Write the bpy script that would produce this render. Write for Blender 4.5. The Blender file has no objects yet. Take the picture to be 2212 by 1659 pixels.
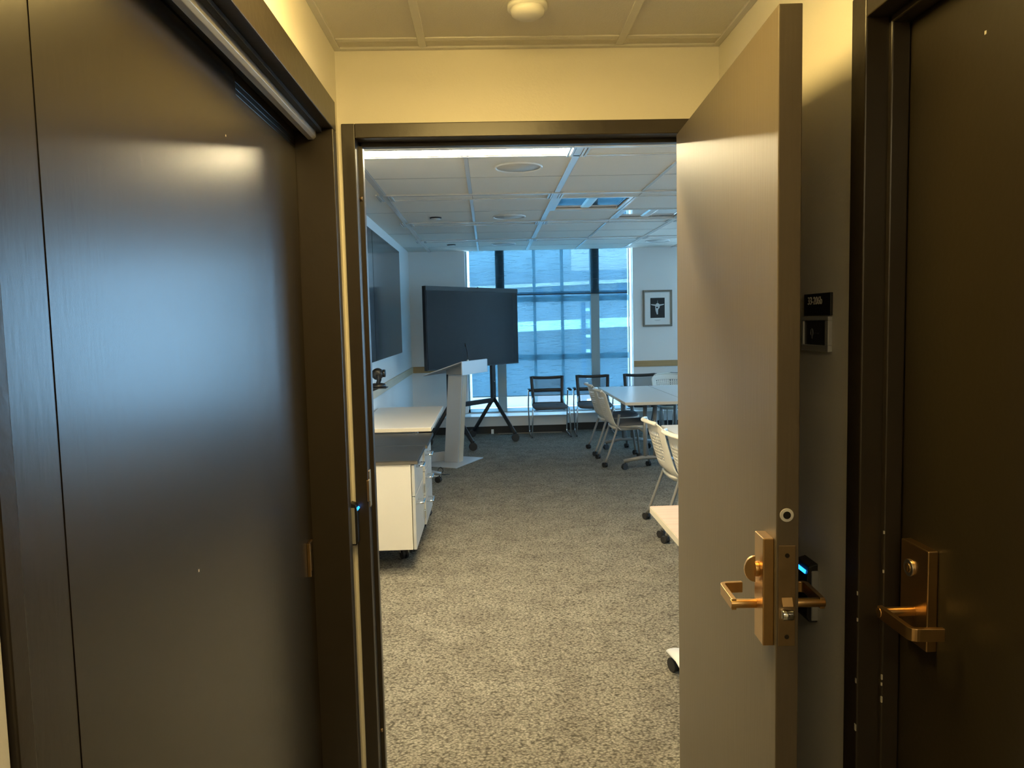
import bpy, bmesh, math, random
from mathutils import Vector, Matrix, Quaternion
random.seed(7)
scene = bpy.context.scene
COL = scene.collection
PI = math.pi

# ------------------------------------------------------------------ camera
CZ = 1.55
F_PX, PITCH, YAW, ROLL = 1635.7243, .0802, .0293, -.023
def make_camera():
    cy, sy = math.cos(YAW), math.sin(YAW); cp, sp = math.cos(PITCH), math.sin(PITCH)
    cr, sr = math.cos(ROLL), math.sin(ROLL)
    fwd = Vector((sy*cp, cy*cp, -sp)); right = Vector((cy, -sy, 0)); up = right.cross(fwd)
    R = cr*right + sr*up; U = -sr*right + cr*up
    cd = bpy.data.cameras.new('camera'); cd.sensor_width = 36; cd.lens = F_PX/2212*36
    cd.clip_start = .02; cd.clip_end = 300
    c = bpy.data.objects.new('camera', cd); COL.objects.link(c)
    m = Matrix((R, U, -fwd)).transposed().to_4x4(); m.translation = (0, 0, CZ)
    c.matrix_world = m; scene.camera = c
make_camera()

# ------------------------------------------------------------------ light of the world, exposure
scene.view_settings.view_transform = 'Standard'
scene.view_settings.look = 'None'
scene.view_settings.exposure = 0
scene.view_settings.gamma = 1
scene.view_settings.use_curve_mapping = False
scene.cycles.use_denoising = True
scene.cycles.max_bounces = 10
scene.cycles.transparent_max_bounces = 16
scene.cycles.sample_clamp_indirect = 8
w = bpy.data.worlds.new('sky'); scene.world = w; w.use_nodes = True
bg = w.node_tree.nodes['Background']
bg.inputs[0].default_value = (.40, .68, 1, 1); bg.inputs[1].default_value = 11.0
sd = bpy.data.lights.new('sun', 'SUN'); sd.energy = 14; sd.angle = .01; sd.color = (1, .93, .82)
so = bpy.data.objects.new('sun', sd); COL.objects.link(so)
so.rotation_euler = Vector((.45, .35, -.82)).to_track_quat('-Z', 'Y').to_euler()
HALL_L, HALL_COL = 20.5, (1, .69, .22)
REAR_L, REAR_COL = 12, (1, .80, .48)
STRIP_L, STRIP_COL = 86, (1, .81, .47)

# ------------------------------------------------------------------ key planes
LX = -1.117            # left wall of the meeting room
BY = 10.95             # its window wall
RX = 7.0               # its right wall
RZ = 2.592             # its ceiling
HZ = 2.4085            # hallway ceiling
HL, HR, HE = -.456, .748, 2.44
NY = 2.56              # meeting-room face of the door wall
def gx(k): return -.8135 + .6953*k

# ------------------------------------------------------------------ materials
MATS = {}
def mat(name, col, rough=.5, metal=0, spec=.5, noise=None, bump=None, emit=None, coat=0):
    """noise=(scale,amount) varies the colour; bump=(scale,strength,(sx,sy,sz))"""
    if name in MATS: return MATS[name]
    m = bpy.data.materials.new(name); m.use_nodes = True
    nt = m.node_tree; N = nt.nodes; L = nt.links; p = N['Principled BSDF']
    p.inputs['Base Color'].default_value = (*col, 1)
    p.inputs['Roughness'].default_value = rough; p.inputs['Metallic'].default_value = metal
    p.inputs['Specular IOR Level'].default_value = spec
    if coat: p.inputs['Coat Weight'].default_value = coat
    tc = N.new('ShaderNodeTexCoord')
    if noise:
        n = N.new('ShaderNodeTexNoise'); n.inputs['Scale'].default_value = noise[0]; n.inputs['Detail'].default_value = 4
        L.new(tc.outputs['Object'], n.inputs['Vector'])
        mx = N.new('ShaderNodeMix'); mx.data_type = 'RGBA'
        a = noise[1]
        mx.inputs[6].default_value = (*[c*(1-a) for c in col], 1); mx.inputs[7].default_value = (*[min(1, c*(1+a)) for c in col], 1)
        L.new(n.outputs['Fac'], mx.inputs[0]); L.new(mx.outputs[2], p.inputs['Base Color'])
    if bump:
        mp = N.new('ShaderNodeMapping'); mp.inputs['Scale'].default_value = bump[2] if len(bump) > 2 else (1, 1, 1)
        n = N.new('ShaderNodeTexNoise'); n.inputs['Scale'].default_value = bump[0]; n.inputs['Detail'].default_value = 3
        L.new(tc.outputs['Object'], mp.inputs['Vector']); L.new(mp.outputs[0], n.inputs['Vector'])
        b = N.new('ShaderNodeBump'); b.inputs['Strength'].default_value = bump[1]; b.inputs['Distance'].default_value = .002
        L.new(n.outputs['Fac'], b.inputs['Height']); L.new(b.outputs[0], p.inputs['Normal'])
    if emit:
        p.inputs['Emission Color'].default_value = (*emit[0], 1); p.inputs['Emission Strength'].default_value = emit[1]
    MATS[name] = m
    return m

M_WALL = mat('cream_wall_paint', (.80, .77, .68), .55, bump=(160, .25))
M_ROOMWALL = mat('pale_wall_paint', (.80, .80, .78), .6, bump=(160, .2))
M_TILE = mat('ceiling_tile', (.76, .73, .66), .9, noise=(220, .06), bump=(300, .4))
M_TEE = mat('ceiling_tee', (.68, .67, .64), .22, spec=.8)
M_DOOR = mat('brown_door_paint', (.026, .0195, .0105), .27, spec=.65, noise=(3, .08), bump=(70, .10, (1, 1, .25)))
M_LEAF = mat('taupe_door_paint', (.13, .105, .074), .40, spec=.36, noise=(3, .08), bump=(130, .22, (1, 1, .06)))
M_DARKDOOR = mat('dark_brown_door_paint', (.028, .022, .013), .33, spec=.4, noise=(3, .08), bump=(90, .1))
M_FRAME = mat('brown_frame_paint', (.034, .027, .019), .32, spec=.5, noise=(14, .12), bump=(45, .25))
M_ALU = mat('brushed_aluminium', (.75, .74, .72), .3, 1, bump=(120, .1, (1, .02, 1)))
M_BRASS = mat('satin_bronze', (.62, .40, .18), .32, 1, noise=(20, .12))
M_DULLBRASS = mat('worn_bronze_plate', (.38, .27, .15), .42, 1, noise=(30, .2))
M_CHROME = mat('chrome', (.78, .79, .8), .12, 1)
M_STEEL = mat('satin_steel', (.62, .62, .62), .32, 1)
M_BLACK = mat('black_plastic', (.012, .012, .013), .4)
M_RUBBER = mat('black_caster', (.015, .015, .016), .55)
M_DKMETAL = mat('dark_powder_coat', (.016, .018, .022), .4)
M_GREYMET = mat('grey_powder_coat', (.26, .26, .255), .38, .3)
M_SILVER = mat('silver_powder_coat', (.46, .47, .48), .42, .35)
M_WHITELAM = mat('white_laminate', (.72, .71, .70), .28, noise=(400, .03))
M_EDGE = mat('pale_edge_band', (.60, .56, .48), .5)
M_CABINET = mat('white_cabinet_laminate', (.76, .73, .66), .38)
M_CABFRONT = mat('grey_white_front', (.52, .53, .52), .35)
M_BLACKTOP = mat('black_counter_laminate', (.014, .015, .018), .36, noise=(500, .3))
M_SCREEN = mat('black_glass_screen', (.012, .013, .017), .12, spec=.5)
M_MATTSCREEN = mat('matt_screen', (.010, .011, .014), .26, spec=.22)
M_CHAIRWHITE = mat('cream_plastic', (.74, .71, .64), .38)
M_CUSHION = mat('grey_upholstery', (.105, .108, .118), .85, noise=(300, .25), bump=(600, .5))
M_DKFRAME = mat('charcoal_plastic', (.028, .030, .032), .45)
M_LEDGE = mat('painted_ledge', (.62, .63, .62), .35)
M_KICK = mat('black_cove_base', (.012, .012, .012), .6)
M_ALUFRAME = mat('window_mullion_paint', (.26, .36, .40), .4, .2)
M_WHITE = mat('white_plastic', (.78, .78, .76), .4)
M_MATBOARD = mat('white_mount_board', (.80, .80, .78), .8)
M_PICBLACK = mat('black_print', (.010, .010, .010), .4)
M_PICWHITE = mat('pale_print', (.62, .63, .63), .5, noise=(60, .2))
M_PICGREY = mat('grey_print', (.30, .31, .32), .6)
M_PICFRAME = mat('pewter_frame', (.22, .19, .15), .35, .6)
M_SIGNTXT = mat('sign_lettering', (.62, .60, .54), .5)
M_SIGNBLK = mat('black_sign_plate', (.012, .012, .012), .45)
M_INSERT = mat('charcoal_insert', (.022, .024, .028), .35)
M_BLUELED = mat('blue_led', (.0, .08, .5), .3, emit=((.02, .30, 1), 3.0))
M_LAMPHALL = mat('hall_lamp_diffuser', (.9, .9, .9), .5, emit=(HALL_COL, HALL_L))
M_LAMPREAR = mat('rear_lamp_diffuser', (.9, .9, .9), .5, emit=(REAR_COL, REAR_L))
M_LAMPSTRIP = mat('strip_lamp_diffuser', (.9, .9, .9), .5, emit=(STRIP_COL, STRIP_L))
M_MIRRORALU = mat('specular_reflector', (.82, .83, .85), .07, 1)
M_CHIP = mat('bare_paint_chip', (.55, .52, .45), .7)
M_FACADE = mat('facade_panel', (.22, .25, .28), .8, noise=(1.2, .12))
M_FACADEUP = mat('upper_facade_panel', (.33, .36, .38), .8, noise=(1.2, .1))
M_FACADELT = mat('pale_brick_facade', (.70, .56, .50), .85, noise=(2.5, .15))
M_PARAPET = mat('white_parapet', (.92, .92, .91), .7)
M_DECK = mat('white_roof_deck', (.80, .80, .78), .8, noise=(1, .08))
M_FACGLASS = mat('facade_glass', (.10, .16, .22), .1, spec=.6)

def wood_mat(name, c0, c1, scale, axis):
    m = bpy.data.materials.new(name); m.use_nodes = True
    nt = m.node_tree; N = nt.nodes; L = nt.links; p = N['Principled BSDF']
    tc = N.new('ShaderNodeTexCoord'); mp = N.new('ShaderNodeMapping')
    s = [scale]*3; s[axis] = scale*.06; mp.inputs['Scale'].default_value = s
    n = N.new('ShaderNodeTexNoise'); n.inputs['Scale'].default_value = 1; n.inputs['Detail'].default_value = 6
    r = N.new('ShaderNodeValToRGB'); r.color_ramp.elements[0].position = .35; r.color_ramp.elements[1].position = .68
    r.color_ramp.elements[0].color = (*c0, 1); r.color_ramp.elements[1].color = (*c1, 1)
    L.new(tc.outputs['Object'], mp.inputs[0]); L.new(mp.outputs[0], n.inputs['Vector'])
    L.new(n.outputs['Fac'], r.inputs[0]); L.new(r.outputs[0], p.inputs['Base Color'])
    p.inputs['Roughness'].default_value = .38
    return m
M_OAKX = wood_mat('oak_rail_cross', (.36, .22, .09), (.46, .30, .13), 30, 0)
M_OAKY = wood_mat('oak_rail_length', (.56, .45, .28), (.66, .54, .36), 30, 1)
M_MAPLE = wood_mat('pink_maple_laminate', (.46, .325, .265), (.55, .405, .335), 34, 0)
M_BEECH = wood_mat('lectern_wood_side', (.50, .42, .31), (.58, .49, .37), 40, 2)

def carpet_mat():
    m = bpy.data.materials.new('loop_carpet'); m.use_nodes = True
    nt = m.node_tree; N = nt.nodes; L = nt.links; p = N['Principled BSDF']
    tc = N.new('ShaderNodeTexCoord')
    nw = N.new('ShaderNodeTexNoise'); nw.inputs['Scale'].default_value = 38; nw.inputs['Detail'].default_value = 2
    L.new(tc.outputs['Object'], nw.inputs['Vector'])
    ad = N.new('ShaderNodeMix'); ad.data_type = 'VECTOR'; ad.inputs[0].default_value = .022
    L.new(tc.outputs['Object'], ad.inputs[4]); L.new(nw.outputs['Color'], ad.inputs[5])
    mp = N.new('ShaderNodeMapping'); mp.inputs['Scale'].default_value = (85, 120, 85)
    L.new(ad.outputs[1], mp.inputs[0])
    v = N.new('ShaderNodeTexVoronoi'); v.inputs['Scale'].default_value = 1
    L.new(mp.outputs[0], v.inputs['Vector'])
    r = N.new('ShaderNodeValToRGB')
    e = r.color_ramp.elements; e[0].position = .15; e[0].color = (.330, .312, .262, 1); e[1].position = .85; e[1].color = (.085, .079, .063, 1)
    L.new(v.outputs['Distance'], r.inputs[0])
    n2 = N.new('ShaderNodeTexNoise'); n2.inputs['Scale'].default_value = 5; n2.inputs['Detail'].default_value = 5
    L.new(tc.outputs['Object'], n2.inputs['Vector'])
    r2 = N.new('ShaderNodeValToRGB'); r2.color_ramp.elements[0].position = .3; r2.color_ramp.elements[1].position = .7
    r2.color_ramp.elements[0].color = (.72, .70, .70, 1); r2.color_ramp.elements[1].color = (1, 1, 1, 1)
    L.new(n2.outputs['Fac'], r2.inputs[0])
    mx = N.new('ShaderNodeMix'); mx.data_type = 'RGBA'; mx.blend_type = 'MULTIPLY'; mx.inputs[0].default_value = 1
    L.new(r.outputs[0], mx.inputs[6]); L.new(r2.outputs[0], mx.inputs[7])
    # each loop slightly its own tint
    hs = N.new('ShaderNodeHueSaturation'); hs.inputs['Saturation'].default_value = 1
    sp = N.new('ShaderNodeSeparateColor'); L.new(v.outputs['Color'], sp.inputs[0])
    mr = N.new('ShaderNodeMapRange'); mr.inputs[3].default_value = .84; mr.inputs[4].default_value = 1.16
    L.new(sp.outputs[0], mr.inputs[0]); L.new(mr.outputs[0], hs.inputs['Value']); L.new(mx.outputs[2], hs.inputs['Color'])
    L.new(hs.outputs[0], p.inputs['Base Color'])
    b = N.new('ShaderNodeBump'); b.invert = True; b.inputs['Strength'].default_value = .7; b.inputs['Distance'].default_value = .004
    L.new(v.outputs['Distance'], b.inputs['Height']); L.new(b.outputs[0], p.inputs['Normal'])
    p.inputs['Roughness'].default_value = .95; p.inputs['Specular IOR Level'].default_value = .1
    return m
M_CARPET = carpet_mat()

def shade_mat(name, tint, glow, through):
    """woven screen cloth: part clear through the weave, part scattering"""
    m = bpy.data.materials.new(name); m.use_nodes = True
    nt = m.node_tree; N = nt.nodes; L = nt.links
    for n in list(N): N.remove(n)
    out = N.new('ShaderNodeOutputMaterial')
    tr = N.new('ShaderNodeBsdfTransparent'); tr.inputs[0].default_value = (*tint, 1)
    tl = N.new('ShaderNodeBsdfTranslucent'); tl.inputs[0].default_value = (*glow, 1)
    df = N.new('ShaderNodeBsdfDiffuse'); df.inputs[0].default_value = (*glow, 1)
    a = N.new('ShaderNodeMixShader'); a.inputs[0].default_value = .5
    L.new(tl.outputs[0], a.inputs[1]); L.new(df.outputs[0], a.inputs[2])
    tc = N.new('ShaderNodeTexCoord'); mp = N.new('ShaderNodeMapping'); mp.inputs['Scale'].default_value = (5, 1, 100)
    n = N.new('ShaderNodeTexNoise'); n.inputs['Scale'].default_value = 1; n.inputs['Detail'].default_value = 5; n.inputs['Roughness'].default_value = .7
    n.inputs['Distortion'].default_value = .4
    L.new(tc.outputs['Object'], mp.inputs[0]); L.new(mp.outputs[0], n.inputs['Vector'])
    r = N.new('ShaderNodeMapRange'); r.inputs[1].default_value = .35; r.inputs[2].default_value = .68
    r.inputs[3].default_value = max(0, through-.16); r.inputs[4].default_value = min(1, through+.16)
    L.new(n.outputs['Fac'], r.inputs[0])
    b = N.new('ShaderNodeMixShader'); L.new(r.outputs[0], b.inputs[0]); L.new(a.outputs[0], b.inputs[1]); L.new(tr.outputs[0], b.inputs[2])
    L.new(b.outputs[0], out.inputs[0])
    return m
M_SHADE = shade_mat('roller_shade_cloth', (.46, .64, .72), (.16, .22, .25), .62)

def glass_mat():
    m = bpy.data.materials.new('window_glass'); m.use_nodes = True
    nt = m.node_tree; N = nt.nodes; L = nt.links
    for n in list(N): N.remove(n)
    out = N.new('ShaderNodeOutputMaterial'); tr = N.new('ShaderNodeBsdfTransparent'); tr.inputs[0].default_value = (.90, .97, .98, 1)
    g = N.new('ShaderNodeBsdfGlossy'); g.inputs['Roughness'].default_value = .02
    mx = N.new('ShaderNodeMixShader'); mx.inputs[0].default_value = .06
    L.new(tr.outputs[0], mx.inputs[1]); L.new(g.outputs[0], mx.inputs[2]); L.new(mx.outputs[0], out.inputs[0])
    return m
M_GLASS = glass_mat()
def mesh_mat():
    m = bpy.data.materials.new('chair_mesh_cloth'); m.use_nodes = True
    nt = m.node_tree; N = nt.nodes; L = nt.links; p = N['Principled BSDF']
    p.inputs['Base Color'].default_value = (.20, .21, .21, 1); p.inputs['Roughness'].default_value = .8
    tr = N.new('ShaderNodeBsdfTransparent'); mx = N.new('ShaderNodeMixShader'); mx.inputs[0].default_value = .42
    L.new(p.outputs[0], mx.inputs[1]); L.new(tr.outputs[0], mx.inputs[2]); L.new(mx.outputs[0], N['Material Output'].inputs[0])
    return m
M_MESH = mesh_mat()

# ------------------------------------------------------------------ mesh helpers
def box(bm, x0, x1, y0, y1, z0, z1, M=None):
    vs = [bm.verts.new((x, y, z)) for z in (z0, z1) for x, y in ((x0, y0), (x1, y0), (x1, y1), (x0, y1))]
    if M: 
        for v in vs: v.co = M @ v.co
    for f in ((3, 2, 1, 0), (4, 5, 6, 7), (0, 1, 5, 4), (1, 2, 6, 5), (2, 3, 7, 6), (3, 0, 4, 7)):
        bm.faces.new([vs[i] for i in f])
def ring_frame(p, d, ref):
    d = d.normalized(); u = ref - d*ref.dot(d)
    if u.length < 1e-5: u = d.orthogonal()
    u.normalize(); return u, d.cross(u)
def tube(bm, pts, r, n=10, sx=1, sy=1, cap=True, closed=False, ref=None, off=0):
    pts = [Vector(p) for p in pts]; R = r if isinstance(r, (list, tuple)) else [r]*len(pts)
    rings = []; ref = Vector(ref) if ref else None; k = len(pts)
    for i, p in enumerate(pts):
        if closed: d = pts[(i+1) % k] - pts[i-1]
        else: d = (pts[min(i+1, k-1)] - pts[max(i-1, 0)])
        if ref is None: ref = d.orthogonal()
        u, v = ring_frame(p, d, ref); ref = u
        rings.append([bm.verts.new(p + (u*math.cos(a)*sx + v*math.sin(a)*sy)*R[i]) for a in [off+2*PI*j/n for j in range(n)]])
    for i in range(k if closed else k-1):
        A, B = rings[i], rings[(i+1) % k]
        for j in range(n): 
            f = bm.faces.new((A[j], A[(j+1) % n], B[(j+1) % n], B[j])); f.smooth = n > 4
    if cap and not closed:
        bm.faces.new(rings[0][::-1]); bm.faces.new(rings[-1])
def rounded(pts, rad, seg=5):
    """polyline with its inner corners filleted"""
    pts = [Vector(p) for p in pts]; out = [pts[0]]
    for i in range(1, len(pts)-1):
        a, b, c = pts[i-1], pts[i], pts[i+1]
        r = min(rad, (a-b).length*.49, (c-b).length*.49)
        p0 = b + (a-b).normalized()*r; p1 = b + (c-b).normalized()*r
        for s in range(seg+1):
            t = s/seg; out.append(p0*(1-t)**2 + b*2*t*(1-t) + p1*t*t)
    out.append(pts[-1]); return out
def cyl(bm, p0, p1, r0, r1=None, n=20): tube(bm, [p0, p1], [r0, r0 if r1 is None else r1], n)
def lathe(bm, prof, n=28, M=None):
    rings = []
    for r, z in prof:
        rings.append([bm.verts.new(Vector((r*math.cos(2*PI*j/n), r*math.sin(2*PI*j/n), z))) for j in range(n)])
    for A, B in zip(rings, rings[1:]):
        for j in range(n):
            f = bm.faces.new((A[j], A[(j+1) % n], B[(j+1) % n], B[j])); f.smooth = True
    bm.faces.new(rings[0][::-1]); bm.faces.new(rings[-1])
    if M:
        for R in rings:
            for v in R: v.co = M @ v.co
def prism(bm, poly, axis, a, b, M=None):
    """polygon given in the other two axes, extruded along axis from a to b"""
    def pt(p, t):
        c = list(p); c.insert(axis, t); v = Vector(c); return M @ v if M else v
    A = [bm.verts.new(pt(p, a)) for p in poly]; B = [bm.verts.new(pt(p, b)) for p in poly]
    bm.faces.new(A[::-1]); bm.faces.new(B); n = len(poly)
    for i in range(n): bm.faces.new((A[i], A[(i+1) % n], B[(i+1) % n], B[i]))
def obj(name, fill, material, parent=None, bevel=0, kind=None, label=None, cat=None, group=None, solid=0, subsurf=0):
    bm = bmesh.new(); fill(bm); bmesh.ops.recalc_face_normals(bm, faces=bm.faces)
    me = bpy.data.meshes.new(name); bm.to_mesh(me); bm.free()
    o = bpy.data.objects.new(name, me); COL.objects.link(o); me.materials.append(material)
    if parent: o.parent = parent
    if solid:
        s = o.modifiers.new('thickness', 'SOLIDIFY'); s.thickness = solid; s.offset = 0
    if subsurf:
        s = o.modifiers.new('smooth', 'SUBSURF'); s.levels = subsurf; s.render_levels = subsurf
    if bevel:
        b = o.modifiers.new('bevel', 'BEVEL'); b.width = bevel; b.segments = 2; b.limit_method = 'ANGLE'; b.angle_limit = .7
    tag(o, label, cat, group, kind)
    return o
def tag(o, label=None, cat=None, group=None, kind=None):
    if label: o['label'] = label
    if cat: o['category'] = cat
    if group: o['group'] = group
    if kind: o['kind'] = kind
    return o
def thing(name, loc, rz, label, cat, group=None, kind=None):
    o = bpy.data.objects.new(name, None); COL.objects.link(o); o.empty_display_size = .1
    o.location = loc; o.rotation_euler = (0, 0, rz); return tag(o, label, cat, group, kind)
def dup(root, loc, rz, label):
    r = root.copy(); COL.objects.link(r); r.location = loc; r.rotation_euler = (0, 0, rz); r['label'] = label
    for ch in list(root.children):
        c = ch.copy(); COL.objects.link(c); c.parent = r
        for g in list(ch.children):
            d = g.copy(); COL.objects.link(d); d.parent = c
    return r
def boxes(*bs):
    def f(bm):
        for b in bs: box(bm, *b)
    return f
def struct(name, fill, m, label, cat, parent=None, bevel=0):
    return obj(name, fill, m, parent, bevel, 'structure', label, cat)

# ------------------------------------------------------------------ shell
struct('floor', boxes((LX-.3, RX+.3, -2.8, BY+.3, -.2, 0)), M_CARPET, 'looped tan and grey carpet running from hallway into meeting room', 'floor')
# hallway
struct('wall_left', boxes((HL-.22, HL, -2.6, .69, 0, HZ+.4), (HL-.22, HL, 2.385, HE, 0, HZ+.4), (HL-.22, HL, .69, 2.385, 2.15, HZ+.4)), M_WALL, 'cream hallway wall holding the wide brown door on the left', 'wall')
struct('wall_right', boxes((HR, HR+.22, 1.53, HE, 0, HZ+.4), (HR, HR+.22, -2.6, .42, 0, HZ+.4), (HR, HR+.22, .42, 1.53, 2.16, HZ+.4)), M_WALL, 'cream hallway wall behind the open door, with the room sign', 'wall')
struct('wall_end', boxes((LX-.25, -.425, HE, NY, 0, RZ+.3), (.67, RX+.2, HE, NY, 0, RZ+.3), (-.425, .67, HE, NY, 2.155, RZ+.3)), M_WALL, 'yellow lit cream wall around and above the open doorway', 'wall')
struct('wall_rear', boxes((HL-.22, HR+.22, -2.75, -2.6, 0, HZ+.4)), M_WALL, 'cream wall closing the hallway behind the viewer', 'wall')
TX0, TX1 = -.1804, .4292
HYT = 2.3585                                    # last tee before the end wall
def hall_ceiling(bm):
    xs = [HL-.1, TX0, TX1, HR+.1]; ys = [-2.7, HYT-.61*6, HYT-.61*5, HYT-.61*2, HYT-.61, HYT, HE+.0]
    for i in range(3):
        for j in range(len(ys)-1):
                        box(bm, xs[i], xs[i+1], ys[j], ys[j+1], HZ, HZ+.05)
    box(bm, HL-.3, HR+.3, -2.75, HE, HZ+.25, HZ+.35)
hc = struct('ceiling', hall_ceiling, M_TILE, 'hallway ceiling of square tiles in a lay-in grid', 'ceiling')
def hall_grid(bm):
    for x in (TX0, TX1): box(bm, x-.012, x+.012, -2.6, HE-.022, HZ-.004, HZ+.001)
    for j in range(8):
        y = HYT-.61*j; 
        for a, b in ((HL+.02, TX0-.012), (TX0+.012, TX1-.012), (TX1+.012, HR-.02)): box(bm, a, b, y-.012, y+.012, HZ-.004, HZ+.001)
    box(bm, HL, HL+.02, -2.6, HE, HZ-.006, HZ+.001); box(bm, HR-.02, HR, -2.6, HE, HZ-.006, HZ+.001)
    box(bm, HL+.02, HR-.02, HE-.02, HE, HZ-.006, HZ+.001)
obj('ceiling_grid', hall_grid, M_TEE, hc, .0015)
# lay-in lamps of the hallway (just above and behind the frame)
def panel_lamp(x0, x1, y0, y1, z, m, label):
    t = thing('panel_light', ((x0+x1)/2, (y0+y1)/2, z), 0, label, 'ceiling light')
    a, b = (x1-x0)/2, (y1-y0)/2
    obj('frame', boxes((-a+.012, -a+.03, -b+.012, b-.012, -.02, 0), (a-.03, a-.012, -b+.012, b-.012, -.02, 0), (-a+.03, a-.03, -b+.012, -b+.03, -.02, 0), (-a+.03, a-.03, b-.03, b-.012, -.02, 0)), M_TEE, t)
    obj('diffuser', boxes((-a+.045, a-.045, -b+.045, b-.045, -.085, 0)), m, t, .03)
panel_lamp(TX0-.14, TX1-.14, HYT-1.20, HYT-.59, HZ-.004, M_LAMPHALL, 'warm square ceiling light in hallway grid just before the doorway')
panel_lamp(TX0, TX1, HYT-.61*6, HYT-.61*5, HZ, M_LAMPREAR, 'paler square ceiling light in hallway grid behind the viewer')

# meeting room
struct('wall_room_left', boxes((LX-.2, LX, NY, BY+.2, 0, RZ+.3)), M_ROOMWALL, 'pale meeting room wall carrying the big wall screens', 'wall')
W3Y0, W3Y1 = 4.9, 7.4
struct('wall_room_right', boxes((RX, RX+.2, NY, W3Y0, 0, RZ+.3), (RX, RX+.2, W3Y1, BY+.2, 0, RZ+.3), (RX, RX+.2, W3Y0, W3Y1, 0, .26)), M_ROOMWALL, 'far right meeting room wall out of sight', 'wall')
struct('wall_room_front', boxes((LX, -.45, NY, NY+.012, 0, RZ), (.70, RX, NY, NY+.012, 0, RZ), (-.45, .70, NY, NY+.012, 2.19, RZ)), M_ROOMWALL, 'meeting room side of the wall around the doorway', 'wall')
WX0, WX1, WZ0 = -.318, 2.098, .262           # window opening
W2X0, W2X1 = 3.0, 6.6
struct('wall_room_back', boxes((LX-.2, WX0, BY, BY+.2, 0, RZ+.3), (WX1, W2X0, BY, BY+.2, 0, RZ+.3), (W2X1, RX+.2, BY, BY+.2, 0, RZ+.3),
    (WX0, WX1, BY, BY+.2, 0, WZ0), (W2X0, W2X1, BY, BY+.2, 0, WZ0)), M_ROOMWALL, 'pale meeting room wall on both sides of the tall window', 'wall')

# ceiling of the room: tiles with openings for the recessed lights
TROF = [(gx(2)+.012, gx(3)-.012, 6.46, 7.17), (gx(3)+.012, gx(4)-.012, 7.19, 7.84)]
STR = [(2.93, 3.17), (4.58, 4.83), (6.19, 6.443), (7.85, 8.094), (9.475, 9.715)]
STRIP_RUNS = [(gx(0), gx(2), 1), (gx(0), gx(2), 0)]
HOLES = TROF + [(a+.03, b-.03, STR[j][0]+.02, STR[j][1]-.02) for a, b, j in STRIP_RUNS]
def room_ceiling(bm):
    xs = sorted({LX-.1, RX+.1} | {h[0] for h in HOLES} | {h[1] for h in HOLES}); ys = sorted({NY-.02, BY+.1} | {h[2] for h in HOLES} | {h[3] for h in HOLES})
    for i in range(len(xs)-1):
        for j in range(len(ys)-1):
            cx, cy = (xs[i]+xs[i+1])/2, (ys[j]+ys[j+1])/2
            if any(h[0] < cx < h[1] and h[2] < cy < h[3] for h in HOLES): continue
            box(bm, xs[i], xs[i+1], ys[j], ys[j+1], RZ, RZ+.03)
    box(bm, LX-.3, RX+.3, NY-.2, BY+.3, RZ+.25, RZ+.35)
rc = struct('ceiling_room', room_ceiling, M_TILE, 'meeting room ceiling of scored tiles between narrow cross strips', 'ceiling')
def room_grid(bm):
    k = 0
    while gx(k) < RX:
        wd = .022 if k % 2 == 0 else .012
        segs = [(NY, BY)] if k % 2 == 0 else [(a[1]+.0, b[0]) for a, b in zip([(0, NY)]+STR, STR+[(BY, 0)])]
        for a, b in segs: box(bm, gx(k)-wd, gx(k)+wd, a, b, RZ-.006, RZ+.001)
        k += 1
    for j, (a, b) in enumerate(STR):
        box(bm, gx(0), RX, a-.020, a+.016, RZ-.012, RZ+.001)
        box(bm, gx(0), RX, b-.010, b+.010, RZ-.006, RZ+.001)
        for kk in range(0, 12, 2):
            if gx(kk) > RX: break
            for q in (-.055, -.033, .033, .055): box(bm, gx(kk)+q-.007, gx(kk)+q+.007, a-.03, b+.02, RZ-.010, RZ)
obj('ceiling_grid', room_grid, M_TEE, rc, .001)
def score_and_shadow(bm):
    prev = NY
    ends = [NY]+[s[1] for s in STR]; nxt = [s[0] for s in STR]+[BY]
    for a, b in zip(ends, nxt):
        y = (a+b)/2
        box(bm, LX, RX, y-.004, y+.004, RZ-.0015, RZ+.0005)
    for a, b in STR:  # thin dark strips painted as shadow beside the cross strips and tees
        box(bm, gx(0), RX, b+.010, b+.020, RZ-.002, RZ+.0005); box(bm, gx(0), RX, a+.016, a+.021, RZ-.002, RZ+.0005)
    k = 0
    while gx(k) < RX:
        wd = .022 if k % 2 == 0 else .012
        box(bm, gx(k)+wd, gx(k)+wd+.005, NY, BY, RZ-.002, RZ+.0005); k += 1
obj('score_and_shadow_line', score_and_shadow, mat('score_shadow_line', (.40, .39, .36), .9), rc)
# linear strip lights
for n, (a, b, j) in enumerate(STRIP_RUNS):
    y0, y1 = STR[j]
    lab = ['bright linear strip light recessed across ceiling just inside the doorway', 'linear strip light recessed over the doorway inside the room', 'linear strip light recessed over the right hand tables', 'linear strip light over right of the doorway inside the room', 'linear strip light at far right of the room ceiling'][n]
    t = thing('strip_light', ((a+b)/2, (y0+y1)/2, RZ), 0, lab, 'ceiling light', 'recessed linear strip lights')
    ha, hb = (b-a)/2-.03, (y1-y0)/2-.02
    obj('housing', boxes((-ha, ha, -hb, -hb+.006, 0, .06), (-ha, ha, hb-.006, hb, 0, .06), (-ha, -ha+.006, -hb, hb, 0, .06), (ha-.006, ha, -hb, hb, 0, .06)), M_TEE, t)
    obj('diffuser', boxes((-ha+.007, ha-.007, -hb+.007, hb-.007, .002, .012)), M_LAMPSTRIP, t)
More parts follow.
